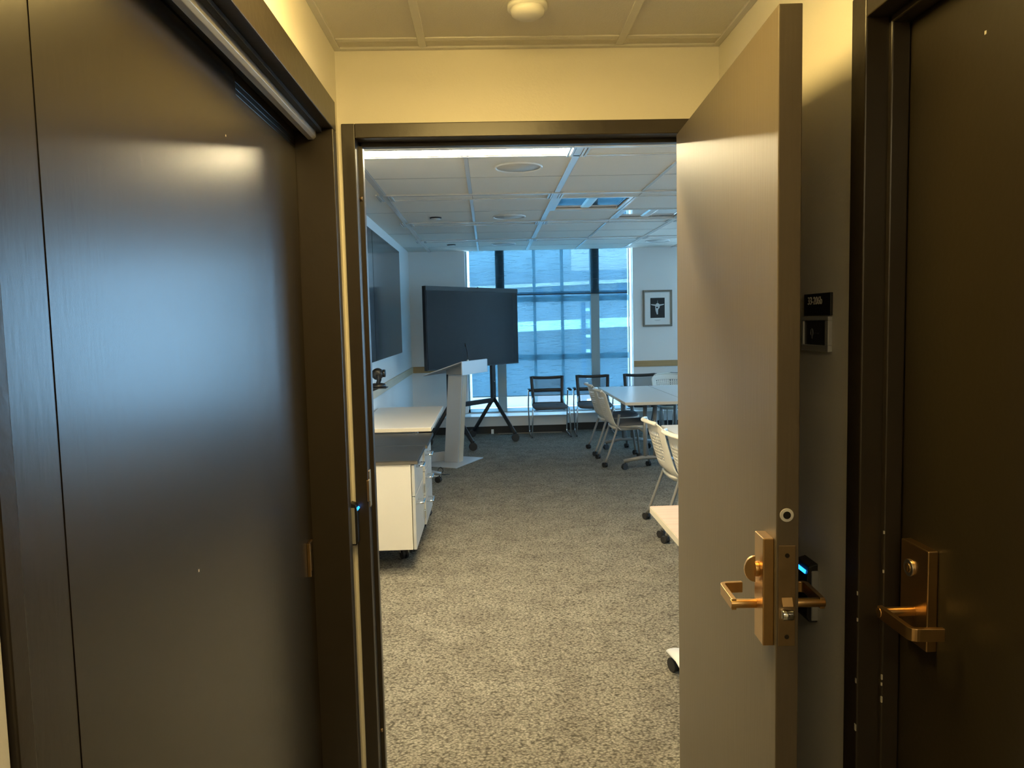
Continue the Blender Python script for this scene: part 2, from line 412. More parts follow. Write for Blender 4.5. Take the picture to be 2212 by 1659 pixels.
# recessed unlit troffers with bright reflectors
for n, (x0, x1, y0, y1) in enumerate(TROF):
    t = thing('recessed_light', ((x0+x1)/2, (y0+y1)/2, RZ), 0, ['unlit square recessed light with mirrored reflector, nearer of the two', 'unlit square recessed light with mirrored reflector, farther right beside the open door'][n], 'ceiling light', 'unlit recessed ceiling lights')
    a, b = (x1-x0)/2-.004, (y1-y0)/2-.004
    def trim(bm): 
        for q in ((-a, a, -b, -b+.03), (-a, a, b-.03, b), (-a, -a+.05, -b+.03, b-.03), (a-.03, a, -b+.03, b-.03)): box(bm, *q, -.004, .012)
    obj('trim', trim, M_TEE, t)
    def refl(bm):
        A, B = a-.04, b-.03
        o = [bm.verts.new(p) for p in ((-A, -B, .012), (A, -B, .012), (A, B, .012), (-A, B, .012))]
        i = [bm.verts.new(p) for p in ((-A*.985, -B*.985, .018), (A*.985, -B*.985, .018), (A*.985, B*.985, .018), (-A*.985, B*.985, .018))]
        for q in range(4): bm.faces.new((o[q], o[(q+1) % 4], i[(q+1) % 4], i[q]))
        bm.faces.new(i)
    obj('reflector', refl, M_MIRRORALU, t, solid=.004)
    def spine(bm): prism(bm, [(-.05, .017), (-.03, .010), (.03, .010), (.05, .017)], 1, -b*.84, b*.84)
    obj('lamp_cover', spine, M_ALU, t)
# speakers and sprinkler caps
for n, (x, y) in enumerate(((.228, 5.17), (.23, 7.52), (.225, 10.05), (2.26, 10.05))):
    t = thing('ceiling_speaker', (x, y, RZ), 0, ['round white ceiling speaker nearest the doorway, beyond the strip light', 'round white ceiling speaker in the middle of the row', 'round white ceiling speaker above the window near the screen', 'round white ceiling speaker high right beside the open door'][n], 'ceiling speaker', 'round ceiling speakers')
    obj('rim', lambda bm: tube(bm, [(.155*math.cos(a), .155*math.sin(a), -.003) for a in [2*PI*k/40 for k in range(40)]], .008, 8, closed=True), M_WHITE, t)
    obj('grille', lambda bm: lathe(bm, [(.15, 0), (.15, -.004), (.001, -.006)], 40), mat('speaker_grille', (.56, .55, .52), .7, bump=(900, .6)), t)
for n, (x, y) in enumerate(((-.487, 7.5), (-.458, 10.05))):
    t = thing('sprinkler_cap', (x, y, RZ), 0, ['small dark edged round sprinkler cap left of the middle ceiling speaker', 'small dark edged round sprinkler cap near the window wall'][n], 'sprinkler', 'sprinkler caps')
    obj('recess_ring', lambda bm: lathe(bm, [(.058, .0), (.058, -.006), (.05, -.012), (.001, -.012)], 28), M_BLACK, t)
    obj('cap', lambda bm: lathe(bm, [(.048, -.012), (.048, -.016), (.001, -.017)], 28), M_WHITE, t)
t = thing('smoke_detector', (.128, 2.125, HZ), 0, 'round white detector dome on hallway ceiling at top of view', 'smoke detector')
obj('base', lambda bm: lathe(bm, [(.055, 0), (.055, -.012), (.001, -.012)], 32), M_WHITE, t)
obj('dome', lambda bm: lathe(bm, [(.047, -.012), (.044, -.026), (.03, -.034), (.001, -.037)], 32), M_WHITE, t)

# ------------------------------------------------------------------ door frames
# centre doorway
JX0, JX1, JZ = -.402, .655, 2.136
def frame_mid(bm):
    y0 = HE-.010; y1 = NY+.012
    for s, a, b in ((1, JX0-.0415, JX0), (-1, JX1, JX1+.05)):
        box(bm, a, b, y0, HE+.052, 0, JZ+.045)
        st = .013
        if s == 1: box(bm, a, JX0+st, HE+.052, HE+.085, 0, JZ+.045); box(bm, a, JX0, HE+.085, y1, 0, JZ+.045)
        else: box(bm, JX1-st, b, HE+.052, HE+.085, 0, JZ+.045); box(bm, JX1, b, HE+.085, y1, 0, JZ+.045)
    box(bm, JX0, JX1, y0, HE+.052, JZ, JZ+.045); box(bm, JX0, JX1, HE+.052, HE+.085, JZ-.013, JZ+.045); box(bm, JX0, JX1, HE+.085, y1, JZ, JZ+.045)
fr = struct('trim_1', frame_mid, M_FRAME, 'brown painted frame of the open doorway', 'door frame', bevel=.0025)
obj('strike_plate', boxes((JX0-.001, JX0+.003, HE+.004, HE+.036, .962, 1.082), (JX0-.004, JX0+.004, HE-.016, HE+.004, .985, 1.055)), M_DULLBRASS, fr, .001, label='worn bronze strike plate')
obj('silencer', lambda bm: cyl(bm, (JX0, HE+.048, 1.96), (JX0+.008, HE+.048, 1.96), .006), M_DULLBRASS, fr)
obj('silencer', lambda bm: cyl(bm, (JX0, HE+.048, .18), (JX0+.008, HE+.048, .18), .006), M_DULLBRASS, fr)
# left doorway
LY0, LY1, LZ = .725, 2.345, 2.146
def frame_left(bm):
    x1 = HL+.004; x0 = HL-.21
    for a, b in ((LY0-.028, LY0), (LY1, LY1+.047)): box(bm, x0, x1, a, b, 0, LZ)
    box(bm, x0, x1, LY0-.028, LY1+.047, LZ, LZ+.09)
    box(bm, HL-.16, HL-.148, LY0, LY0+.03, 0, LZ); box(bm, HL-.21, HL-.162, LY1-.015, LY1, 0, LZ)
fl = struct('trim_2', frame_left, M_FRAME, 'brown painted frame around the wide left door', 'door frame', bevel=.0025)
# overhead track with its bright cover and dark seal strips
tr = thing('door_track', (-.515, (LY0+LY1)/2, LZ), 0, 'long bright aluminium track under the head of the left door frame', 'door track')
hl = (LY1-LY0)/2-.002
obj('track_cover', lambda bm: prism(bm, [(-.012, -.033), (.004, -.033), (.012, -.026), (.012, -.006), (.006, -.002), (-.012, -.002)], 1, -hl, hl), mat('anodised_track', (.62, .62, .62), .3, .45), tr, .001)
obj('seal_strip', boxes((.016, .030, -hl, hl, -.012, -.001)), mat('dark_seal', (.02, .02, .018), .8, bump=(300, .6)), tr)
obj('backing_channel', boxes((-.100, -.054, -hl, hl, -.056, -.001), (-.0535, -.0515, -hl, hl, -.045, -.041), (-.0535, -.0515, -hl, hl, -.030, -.024), (-.0515, -.013, -hl, hl, -.006, -.001)), M_DARKDOOR, tr, .001)
# right doorway
RY0, RY1, RZD = .47, 1.48, 2.118
def frame_right(bm):
    x0 = HR-.010; x1 = HR+.21
    for a, b in ((RY0-.05, RY0), (RY1, RY1+.058)): box(bm, x0, x1, a, b, 0, RZD+.055)
    box(bm, x0, x1, RY0, RY1, RZD, RZD+.055)
    for a, b in ((.782, .818),): 
        box(bm, a, b, RY1-.014, RY1, 0, RZD); box(bm, a, b, RY0, RY0+.014, 0, RZD); box(bm, a, b, RY0, RY1, RZD-.014, RZD)
fr3 = struct('trim_3', frame_right, M_FRAME, 'dark brown frame around the closed right door', 'door frame', bevel=.003)
def chips(bm):
    for x, y, z, s in ((HR-.0102, RY1+.003, .985, .004), (HR-.0102, RY1+.002, .93, .0035), (HR-.0102, RY1+.004, .80, .005), (HR-.0102, RY1+.004, .70, .007)):
        box(bm, x-.0006, x+.002, y-s*.4, y+s*.4, z-s, z+s)
    for x, z, s in ((.781, 1.115, .003), (.781, 1.035, .003), (.781, .815, .005), (.781, .80, .003), (.781, .768, .006)):
        box(bm, x-.0006, x+.002, RY1-.0146-s*.5, RY1-.0136, z-s, z+s)
obj('paint_chip', chips, M_CHIP, fr3, label='bare chips in the paint')

# ------------------------------------------------------------------ doors
d1 = thing('door_1', (0, 0, 0), 0, 'wide brown painted door in the left wall with a plate on its face', 'door', kind='structure')
obj('door_leaf', boxes((-.611, -.566, LY0+.003, LY1-.003, .01, 2.088)), M_DOOR, d1, .002)
def plate(bm):
    y0, y1, z0, z1, r = 1.0, 1.80, .02, 2.133, .022
    poly = [(y0, z0), (y1, z0), (y1, z1-r)] + [(y1-r+r*math.cos(a), z1-r+r*math.sin(a)) for a in (.4, .8, 1.2)] + [(y1-r, z1), (y0, z1)]
    prism(bm, poly, 0, -.566, -.5648)
obj('face_plate', plate, M_DOOR, d1, .0004)
def edge_pull(bm):
    box(bm, -.566, -.5635, 2.268, 2.312, .802, .893)
    box(bm, -.566, -.556, 2.262, 2.268, .796, .899)
    prism(bm, [(2.262, .899), (2.268, .893), (2.312, .893), (2.312, .899)], 0, -.566, -.559)
obj('edge_pull', edge_pull, M_BRASS, d1, .001, label='small bronze edge pull')
obj('paint_chip', boxes((-.5655, -.5644, 1.715, 1.718, 1.972, 1.976), (-.5655, -.5644, 1.43, 1.434, 1.09, 1.095), (-.5665, -.5655, .93, .934, 1.93, 1.934)), M_CHIP, d1)

# lever set, local: +X out of the door face, lever axis at origin, lever runs toward +Y (hand=+1)
def lever_path(out, run, back, hand):
    return rounded([(0, 0, 0), (out, 0, 0), (out, hand*run, 0), (out-back, hand*run, 0)], .007, 4)
def lever(name, parent, M, out=.06, run=.105, back=.05, hand=1, m=M_BRASS):
    def f(bm):
        n0 = len(bm.verts)
        cyl(bm, (0, 0, 0), (out+.006, 0, 0), .0095, n=20)
        # flat blade bent round to the door
        pts = rounded([(out, -hand*.006, 0), (out, hand*run, 0), (out-back, hand*(run+.004), 0)], .012, 6)
        tube(bm, pts, .0165, 4, sx=.42, sy=1.0, ref=(1, 0, 0), off=PI/4)
        for v in bm.verts: v.co = M @ v.co
    return obj(name, f, m, parent, .0008)
# open leaf
A = math.radians(3.1)
LEN, TH = .99, .0445
d2 = thing('door_2', (.654, 2.432, 0), 0, 'taupe brown door standing open into the hallway on the right', 'door', kind='structure')
# local axes: u runs from hinge to free edge (world about -Y), n points to the doorway side (world about -X)
u = Vector((-math.sin(A), -math.cos(A), 0)); nn = Vector((-math.cos(A), math.sin(A), 0))
ML = Matrix((( nn.x, u.x, 0, 0), (nn.y, u.y, 0, 0), (0, 0, 1, 0), (0, 0, 0, 1)))   # local (n,u,z)
def LM(fill):
    def f(bm):
        fill(bm)
        for v in bm.verts: v.co = ML @ v.co
    return f
obj('door_leaf', LM(boxes((0, TH, 0, LEN, .008, 2.132))), M_LEAF, d2, .002)
LZV = .962
pl = obj('escutcheon', LM(boxes((TH, TH+.022, LEN-.070, LEN-.012, .892, 1.112))), M_BRASS, d2, .002)
obj('rose', LM(lambda bm: cyl(bm, (0, LEN-.06, .962), (-.009, LEN-.06, .962), .024, n=28)), M_BRASS, d2, .001)
def thumb(bm):
    c = (LEN-.046, 1.040)
    cyl(bm, (TH+.022, c[0], c[1]), (TH+.03, c[0], c[1]), .016)
    poly = [(.030*math.cos(a)*.0, 0) for a in ()]
    pts = [(TH+.028, c[1]-.027)] + [(TH+.028+.022*math.cos(a), c[1]+.027*math.sin(a)) for a in [-PI/2+PI*k/12 for k in range(13)]] + [(TH+.028, c[1]+.027)]
    prism(bm, pts[1:-1], 1, c[0]-.0035, c[0]+.0035)
obj('thumb_turn', LM(thumb), M_BRASS, d2, .0006)
lever('lever_handle', d2, ML @ Matrix.Translation((TH+.02, LEN-.06, LZV)), .048, .095, .045, -1)
lever('lever_handle', d2, ML @ Matrix.Translation((-.002, LEN-.06, LZV)) @ Matrix.Diagonal((-1, 1, 1, 1)), .066, .095, .045, -1)
fp = obj('latch_plate', LM(boxes((.007, .040, LEN-.001, LEN+.0018, .897, 1.101))), M_DULLBRASS, d2, .0008)
for z in (.916, 1.081): obj('screw', LM(lambda bm: cyl(bm, (.0235, LEN+.0015, z), (.0235, LEN+.0028, z), .0045, n=14)), mat('dark_screw', (.05, .04, .03), .5, .8), fp)
def latch(bm):
    cyl(bm, (.013, LEN+.004, .962), (.034, LEN+.004, .962), .0115, n=16)
    prism(bm, [(.011, .955), (.036, .955), (.036, .972), (.011, .972)], 1, LEN, LEN+.008)
obj('latch_bolt', LM(latch), M_CHROME, fp, .001, label='bright steel latch bolt')
obj('auxiliary_latch', LM(lambda bm: prism(bm, [(LEN, .984), (LEN+.010, .980), (LEN+.002, .996), (LEN, .998)], 0, .013, .034)), M_BRASS, fp, .0006)
lk = obj('edge_lock', LM(lambda bm: tube(bm, [(.0245, LEN-.001, 1.162), (.0245, LEN+.002, 1.162)], .0135, 24)), M_WHITE, d2, .0006, label='round pale lock in the door edge')
obj('lock_core', LM(lambda bm: tube(bm, [(.0245, LEN+.001, 1.162), (.0245, LEN+.003, 1.162)], .0075, 18)), M_BLACK, lk)
for z in (.30, 1.07, 1.85):
    obj('hinge', LM(lambda bm: (cyl(bm, (-.005, -.004, z-.057), (-.005, -.004, z+.057), .0065, n=14), box(bm, -.003, TH*.8, -.003, .001, z-.057, z+.057))), M_DULLBRASS, d2)
# right door
d3 = thing('door_3', (0, 0, 0), 0, 'dark brown closed door at the right edge of the view', 'door', kind='structure')
obj('door_leaf', boxes((.820, .865, RY0+.003, RY1-.003, .01, RZD-.003)), M_DARKDOOR, d3, .002)
es = obj('escutcheon', boxes((.800, .820, 1.343, 1.435, .920, 1.112)), M_BRASS, d3, .002)
kc = obj('key_cylinder', lambda bm: tube(bm, [(.801, 1.402, 1.063), (.796, 1.402, 1.063)], .0165, 24), M_STEEL, es, .0008)
obj('keyhole', lambda bm: (tube(bm, [(.797, 1.402, 1.063), (.7945, 1.402, 1.063)], .009, 18), box(bm, .7935, .795, 1.4005, 1.4035, 1.057, 1.069)), M_DULLBRASS, kc)
lever('lever_handle', d3, Matrix.Translation((.802, 1.388, .982)) @ Matrix.Diagonal((-1, 1, 1, 1)), .064, .105, .055, -1)
obj('paint_chip', boxes((.8192, .8205, 1.245, 1.25, 2.0, 2.006)), M_CHIP, d3)

# ------------------------------------------------------------------ hallway fittings
# room sign on the right wall (wall normal -X; text reads from far to near = toward -Y)
sg = thing('room_sign', (HR, 1.698, 1.535), 0, 'black room number sign with silver holder on the wall behind the open door', 'sign')
obj('number_plate', boxes((-.006, 0, -.070, .068, .016, .066)), M_SIGNBLK, sg, .001)
def text_obj(name, s, size, M, m, parent, sx=1.0):
    c = bpy.data.curves.new(name, 'FONT'); c.body = s; c.size = size; c.align_x = 'CENTER'; c.align_y = 'CENTER'; c.extrude = .0006
    o = bpy.data.objects.new(name, c); COL.objects.link(o)
    dg = bpy.context.evaluated_depsgraph_get(); me = bpy.data.meshes.new_from_object(o.evaluated_get(dg))
    COL.objects.unlink(o); bpy.data.objects.remove(o)
    me.transform(M @ Matrix.Diagonal((sx, 1, 1, 1)))
    o2 = bpy.data.objects.new(name, me); COL.objects.link(o2); me.materials.clear(); me.materials.append(m); o2.parent = parent
    return o2
# text x axis -> -Y, text y axis -> +Z, text normal -> -X
MT = Matrix(((0, 0, -1, 0), (-1, 0, 0, 0), (0, 1, 0, 0), (0, 0, 0, 1)))
text_obj('room_number', '33-206b', .025, Matrix.Translation((-.0066, .008, .049)) @ MT, M_SIGNTXT, sg, .92)
hd = obj('holder_frame', boxes((-.010, 0, -.068, .072, .005, .014), (-.010, 0, -.068, .072, -.064, -.050), (-.010, 0, .062, .072, -.050, .005), (-.010, 0, -.068, -.052, -.050, .005)), M_SILVER, sg, .0015)
ins = obj('insert', boxes((-.006, 0, -.052, .062, -.050, .005)), M_INSERT, sg)
def icon(bm):
    tube(bm, [(-.0066, .022+.006*math.cos(a), -.022+.008*math.sin(a)) for a in [2*PI*k/16 for k in range(16)]], .0013, 6, closed=True)
    box(bm, -.0072, -.006, .020, .024, -.036, -.028); box(bm, -.0072, -.006, -.012, .012, -.025, -.023)
obj('insert_mark', icon, mat('insert_print', (.14, .14, .15), .6), ins)

def reader(loc, sgn, label, hw=.040, out=.026):
    """slim card reader; sgn=+1 faces +X (left wall), -1 faces -X"""
    t = thing('card_reader', loc, 0, label, 'card reader', 'wall card readers')
    def body(bm): prism(bm, [(0, -.065), (sgn*out*.75, -.065), (sgn*out, -.052), (sgn*out, .045), (sgn*out*.80, .068), (0, .074)], 1, -hw+.004, hw-.004)
    # prism polygon is (x,z) along y
    obj('body', body, M_BLACK, t, .002)
    obj('side_band', boxes((min(0, sgn*out*.62), max(0, sgn*out*.62), -hw, hw, -.060, .058)), mat('grey_reader_band', (.30, .30, .29), .45), t, .002)
    obj('status_light', lambda bm: tube(bm, [(sgn*out*.94, -hw*.62, .052), (sgn*out*.94, hw*.62, .052)], .0045, 10), M_BLUELED, t, label='glowing blue status bar')
reader((HR, 1.725, .905), -1, 'black card reader with blue light on right wall beside the open door')
reader((HL, 2.413, .915), 1, 'slim black card reader with blue light on left wall beside the doorway', .021, .022)

# ------------------------------------------------------------------ window wall of the room
BYs = BY
def transom_mat():
    m = mat('translucent_spandrel', (.45, .55, .58), .5); nt = m.node_tree; N = nt.nodes
    tl = N.new('ShaderNodeBsdfTranslucent'); tl.inputs[0].default_value = (.50, .62, .66, 1); mx = N.new('ShaderNodeMixShader'); mx.inputs[0].default_value = .8
    nt.links.new(N['Principled BSDF'].outputs[0], mx.inputs[1]); nt.links.new(tl.outputs[0], mx.inputs[2]); nt.links.new(mx.outputs[0], N['Material Output'].inputs[0]); return m
M_TRANSOM = transom_mat()
def window(n, x0, x1, label):
    wd = x1-x0; sc = wd/(2.098+.318)
    X = lambda q: x0 + (q+.318)*sc
    def frame(bm):
        y0, y1 = BY+.075, BY+.155
        box(bm, x0, x0+.030, y0, y1, WZ0, RZ+.2); box(bm, X(2.046), X(2.060), y0, y1, WZ0, RZ+.2)
        for a, b in ((X(.116), X(.246)), (X(1.492), X(1.616))): box(bm, a, b, y0-.03, y1+.02, WZ0, RZ+.2)
    f = struct('window_%d' % n, frame, M_ALUFRAME, label, 'window', bevel=.003)
    def thin(bm):
        y0, y1 = BY+.075, BY+.155
        for q in (.678, 1.082): box(bm, X(q)-.02, X(q)+.02, y0, y1, WZ0, RZ+.2)
        for z0, z1 in ((1.845, 1.925), (1.005, 1.085)): box(bm, x0, X(2.05), y0-.01, y1, z0, z1)
        box(bm, x0, x1, y0, y1, WZ0, WZ0+.045)
    obj('transom', thin, M_TRANSOM, f, .003)
    obj('glass', boxes((x0, x1, BY+.12, BY+.126, WZ0+.04, RZ+.2)), M_GLASS, f)
    struct('trim_%d' % (n+3), boxes((x0, x1, BY-.005, BY+.075, WZ0-.02, WZ0)), M_LEDGE, 'narrow sill under ' + ('the tall window' if n == 1 else 'the second window'), 'window sill')
    return X
XW = window(1, WX0, WX1, 'tall window with blue grey mullions in the far wall')
XW2 = window(2, W2X0, W2X1, 'second tall window farther right in the far wall')
def shades(X, who, grp):
    a, b = X(-.255), X(2.022)
    for nm, z0, z1, y in (('upper', 1.957, RZ+.0, BY+.030), ('lower', .49, 1.99, BY+.052)):
        t = thing('roller_shade', ((a+b)/2, y, z0), 0, '%s translucent roller shade of %s' % (nm, who), 'window shade', grp)
        h = (b-a)/2
        obj('cloth', boxes((-h, h, -.0005, .0005, 0, z1-z0)), M_SHADE, t)
        obj('hem_bar', lambda bm: tube(bm, [(-h, 0, -.004), (h, 0, -.004)], .008, 12, sx=.8), M_DKFRAME if nm == 'upper' else M_ALUFRAME, t)
shades(XW, 'the tall window behind the big screen', 'roller shades')
w3 = struct('window_3', boxes((RX+.08, RX+.15, W3Y0, W3Y0+.06, .26, RZ+.2), (RX+.08, RX+.15, W3Y1-.06, W3Y1, .26, RZ+.2), (RX+.08, RX+.15, 5.75, 5.85, .26, RZ+.2), (RX+.08, RX+.15, W3Y0, W3Y1, .26, .31)), M_ALUFRAME, 'unseen window added in the far right wall for daylight fill', 'window')  # unseen window, added so blue daylight fills the room from the right
obj('glass', boxes((RX+.11, RX+.116, W3Y0, W3Y1, .3, RZ+.2)), M_GLASS, w3)
ld = bpy.data.lights.new('window_portal', 'AREA'); ld.shape = 'RECTANGLE'; ld.size = W3Y1-W3Y0; ld.size_y = RZ-.26; ld.cycles.is_portal = True
lo = bpy.data.objects.new('window_portal', ld); COL.objects.link(lo); lo.location = (RX+.19, (W3Y0+W3Y1)/2, (RZ+.26)/2)
lo.rotation_euler = Vector((-1, 0, 0)).to_track_quat('-Z', 'Y').to_euler()
for x0, x1 in ((WX0, WX1), (W2X0, W2X1)):
    ld = bpy.data.lights.new('window_portal', 'AREA'); ld.shape = 'RECTANGLE'; ld.size = x1-x0; ld.size_y = RZ-WZ0
    ld.cycles.is_portal = True
    lo = bpy.data.objects.new('window_portal', ld); COL.objects.link(lo); lo.location = ((x0+x1)/2, BY+.19, (RZ+WZ0)/2); lo.rotation_euler = (PI/2, 0, 0)
    lo.rotation_euler = Vector((0, -1, 0)).to_track_quat('-Z', 'Y').to_euler()

# convector boxes and base
ht = thing('radiator_cover', (0, 0, 0), 0, 'long pale radiator cover under the tall window', 'radiator cover')
obj('deep_casing', boxes((LX+.01, 1.075, 10.60, BY-.005, .105, .232)), M_LEDGE, ht, .004)
obj('shallow_casing', boxes((1.075, RX-.01, 10.76, BY-.005, .105, .232)), M_LEDGE, ht, .004)
obj('top_ledge', boxes((LX+.01, 1.080, 10.585, BY-.005, .232, .248), (1.080, RX-.01, 10.745, BY-.005, .232, .248)), M_LEDGE, ht, .003)
obj('kick_base', boxes((LX+.01, 1.07, 10.63, BY-.01, 0, .105), (1.07, RX-.01, 10.79, BY-.01, 0, .105)), M_KICK, ht)
obj('baseboard_left', boxes((LX, LX+.012, NY+.012, 10.58, 0, .10)), M_KICK, None, 0, 'structure', 'black cove base along the left meeting room wall', 'baseboard')
cb = thing('outlet_block', (.02, 10.60, 0), 0, 'small white plug block on the floor by the radiator cover', 'plug')
obj('plug_body', boxes((-.018, .018, -.012, .012, 0, .062)), M_WHITE, cb, .003)
obj('floor_cable', lambda bm: tube(bm, rounded([(.10, 10.57, .006), (.4, 10.55, .006), (.72, 10.57, .006), (1.0, 10.56, .006)], .1), .005, 8), mat('beige_cable', (.35, .30, .24), .6), None, label='beige cable lying along the radiator cover on the carpet', cat='cable')
# wooden chair rails
struct('trim_6', boxes((LX, LX+.018, 5.0, BY, .862, .952)), M_OAKY, 'pale oak chair rail along the left meeting room wall', 'chair rail', bevel=.003)
struct('trim_7', boxes((LX+.018, WX0-.03, BY-.018, BY, .862, .952)), M_OAKX, 'oak chair rail left of the tall window', 'chair rail', bevel=.003)
struct('trim_8', boxes((WX1+.005, W2X0-.03, BY-.018, BY, .876, .962)), M_OAKX, 'oak chair rail right of the tall window', 'chair rail', bevel=.003)

# framed picture
pc = thing('framed_picture', (2.452, BY, 1.716), 0, 'framed black photograph of a white winged craft on the far wall', 'picture')
pw, ph = .212, .262
obj('frame', boxes((-pw, pw, -.026, 0, ph-.026, ph), (-pw, pw, -.026, 0, -ph, -ph+.026), (-pw, -pw+.026, -.026, 0, -ph+.026, ph-.026), (pw-.026, pw, -.026, 0, -ph+.026, ph-.026)), M_PICFRAME, pc, .003)
obj('mount', boxes((-pw+.024, pw-.024, -.012, -.002, -ph+.024, ph-.024)), M_MATBOARD, pc)
ph_ = obj('print', boxes((-.104, .104, -.014, -.012, -.138, .150)), M_PICBLACK, pc)
def craft(bm):
    y0, y1 = -.0152, -.0139
    prism(bm, [(-.030, .052), (-.012, .072), (.012, .072), (.034, .050), (.030, .012), (.008, -.02), (.004, -.088), (-.012, -.088), (-.030, -.03), (-.034, .02)], 1, y0, y1)
    prism(bm, [(-.030, .054), (-.098, .060), (-.092, .048), (-.032, .034)], 1, y0, y1); prism(bm, [(.030, .054), (.096, .060), (.088, .048), (.032, .034)], 1, y0, y1)
    prism(bm, [(-.003, .072), (.003, .072), (.001, .112), (-.001, .112)], 1, y0, y1)
obj('printed_craft', craft, M_PICWHITE, ph_)
obj('printed_cockpit', boxes((-.022, .006, -.0158, -.0150, .002, .022)), M_PICBLACK, ph_)
obj('caption_line', boxes((-.045, .045, -.0125, -.0118, -.170, -.166), (-.03, .03, -.0125, -.0118, -.180, -.177)), M_PICGREY, pc)

# ------------------------------------------------------------------ wall screens
for n, (y0, y1) in enumerate(((7.015, 9.12), (4.90, 7.005))):
    t = thing('wall_display', (LX, (y0+y1)/2, 1.225), 0, ['large glossy black wall screen nearer the window', 'large glossy black wall screen nearer the doorway, mostly behind the jamb'][n], 'screen', 'wall screens')
    h = (y1-y0)/2
    obj('bracket', boxes((0, .03, -h*.6, h*.6, .3, .9)), M_BLACK, t)
    obj('casing', boxes((.03, .072, -h, h, 0, 1.205)), M_BLACK, t, .003)
    obj('screen', boxes((.072, .079, -h+.004, h-.004, (.006), 1.200)), M_SCREEN, t)
# camera on a small shelf
t = thing('conference_camera', (LX+.13, 6.70, 1.012), 0, 'black swivelling conference camera on the left wall under the screens', 'camera')
obj('base', lambda bm: lathe(bm, [(.066, 0), (.070, .012), (.062, .03), (.045, .036), (.001, .036)], 32), M_BLACK, t)
for s in (-1, 1): obj('yoke_arm', lambda bm: tube(bm, rounded([(.0, s*.05, .034), (.012, s*.064, .06), (.008, s*.064, .115)], .02), .016, 12, sx=.6), M_BLACK, t)
hdm = Matrix.Translation((0, 0, .118)) @ Matrix.Rotation(PI/2, 4, 'X')
hd = obj('head', lambda bm: lathe(bm, [(.02, -.058), (.044, -.05), (.052, -.02), (.052, .02), (.044, .05), (.02, .058)], 28, hdm), M_BLACK, t)
obj('lens', lambda bm: lathe(bm, [(.034, .0), (.034, .022), (.026, .024), (.001, .018)], 28, Matrix.Translation((.045, 0, .122)) @ Matrix.Rotation(PI/2, 4, 'Y')), M_SCREEN, hd)
t = thing('camera_shelf', (LX, 6.70, 1.0), 0, 'small black wall shelf under the conference camera', 'shelf')
obj('shelf_plate', boxes((0, .21, -.075, .075, .004, .012)), M_DKMETAL, t, .001)
obj('shelf_bracket', lambda bm: prism(bm, [(0, .004), (.15, .004), (0, -.055)], 1, -.01, .01), M_DKMETAL, t)

# ------------------------------------------------------------------ caster helper
def caster(parent, x, y, z=0, r=.028, stem=.055, m=M_RUBBER, twist=0, name='caster'):
    def f(bm):
        c, s = math.cos(twist), math.sin(twist)
        ox, oy = -s*.012, c*.012
        for k in (-.013, .013):
            cyl(bm, (x+ox+c*(k-.008), y+oy+s*(k-.008), z+r), (x+ox+c*(k+.008), y+oy+s*(k+.008), z+r), r, n=18)
        box(bm, -.010, .010, -.018, .012, r*.9, r*1.95, Matrix.Translation((x, y, z)) @ Matrix.Rotation(twist, 4, 'Z'))
        cyl(bm, (x, y, z+r*1.6), (x, y, z+r+stem), .006, n=10)
    return obj(name, f, m, parent, .002)

# ------------------------------------------------------------------ mobile cabinets
def dhandle(parent, x, y0, y1, z):
    def f(bm): tube(bm, rounded([(x, y0, z), (x+.044, y0, z), (x+.044, y1, z), (x, y1, z)], .014, 5), .0065, 10)
    obj('handle', f, M_CHROME, parent)
def cabinet(y0, y1, dx, label, kind):
    t = thing('mobile_cabinet', (LX+.02, y0, 0), 0, label, 'cabinet', 'white mobile cabinets')
    W = y1-y0; X1 = -.505+dx-(LX+.02); H0, H1 = .150, .690
    obj('carcass', boxes((.0, X1, .0, W, H0, H1)), M_CABINET, t, .002)
    obj('countertop', boxes((-.01, X1+.045, -.012, W+.004, H1+.004, H1+.026)), M_BLACKTOP, t, .002)
    obj('counter_edge', boxes((-.01, X1+.046, -.013, -.008, H1+.003, H1+.020)), mat('brown_grey_edge', (.10, .09, .075), .5), t)
    xs = X1+.004; xe = X1+.023
    if kind == 'door':
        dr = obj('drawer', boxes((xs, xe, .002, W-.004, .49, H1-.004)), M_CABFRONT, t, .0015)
        dhandle(dr, xe, .12, .26, .655)
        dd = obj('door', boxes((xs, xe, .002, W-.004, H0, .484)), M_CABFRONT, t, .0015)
        dhandle(dd, xe, .05, .17, .435)
        for z in (.24, .42): obj('hinge', boxes((xe, xe+.012, W-.05, W-.01, z-.03, z+.03)), M_CHROME, dd, .003)
    else:
        for z0, z1 in ((.53, H1-.004), (.36, .524), (H0, .354)):
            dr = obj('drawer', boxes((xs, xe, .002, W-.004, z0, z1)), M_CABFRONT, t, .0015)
            dhandle(dr, xe, .06, .20, z1-.05)
    for x, y in ((X1-.09, .30), (X1-.05, W-.10), (.08, .1), (.08, W-.08)):
        caster(t, x, y, 0, .036, .08, M_RUBBER, .5)
        obj('caster_fork', boxes((x-.03, x+.03, y-.04, y+.04, H0-.012, H0), (x-.030, x-.025, y-.022, y+.012, .05, H0-.012), (x+.025, x+.030, y-.022, y+.012, .05, H0-.012)), M_CHROME, t)
    if kind == 'door':
        obj('side_bracket', boxes((.30, .345, -.016, 0, .60, .64)), M_STEEL, t, .002)
    return t
cabinet(4.66, 5.235, 0, 'white mobile cabinet with drawer over door, nearest the doorway', 'door')
cabinet(5.254, 5.838, .012, 'white mobile cabinet of drawers, second in the row before the white table', 'drawers')

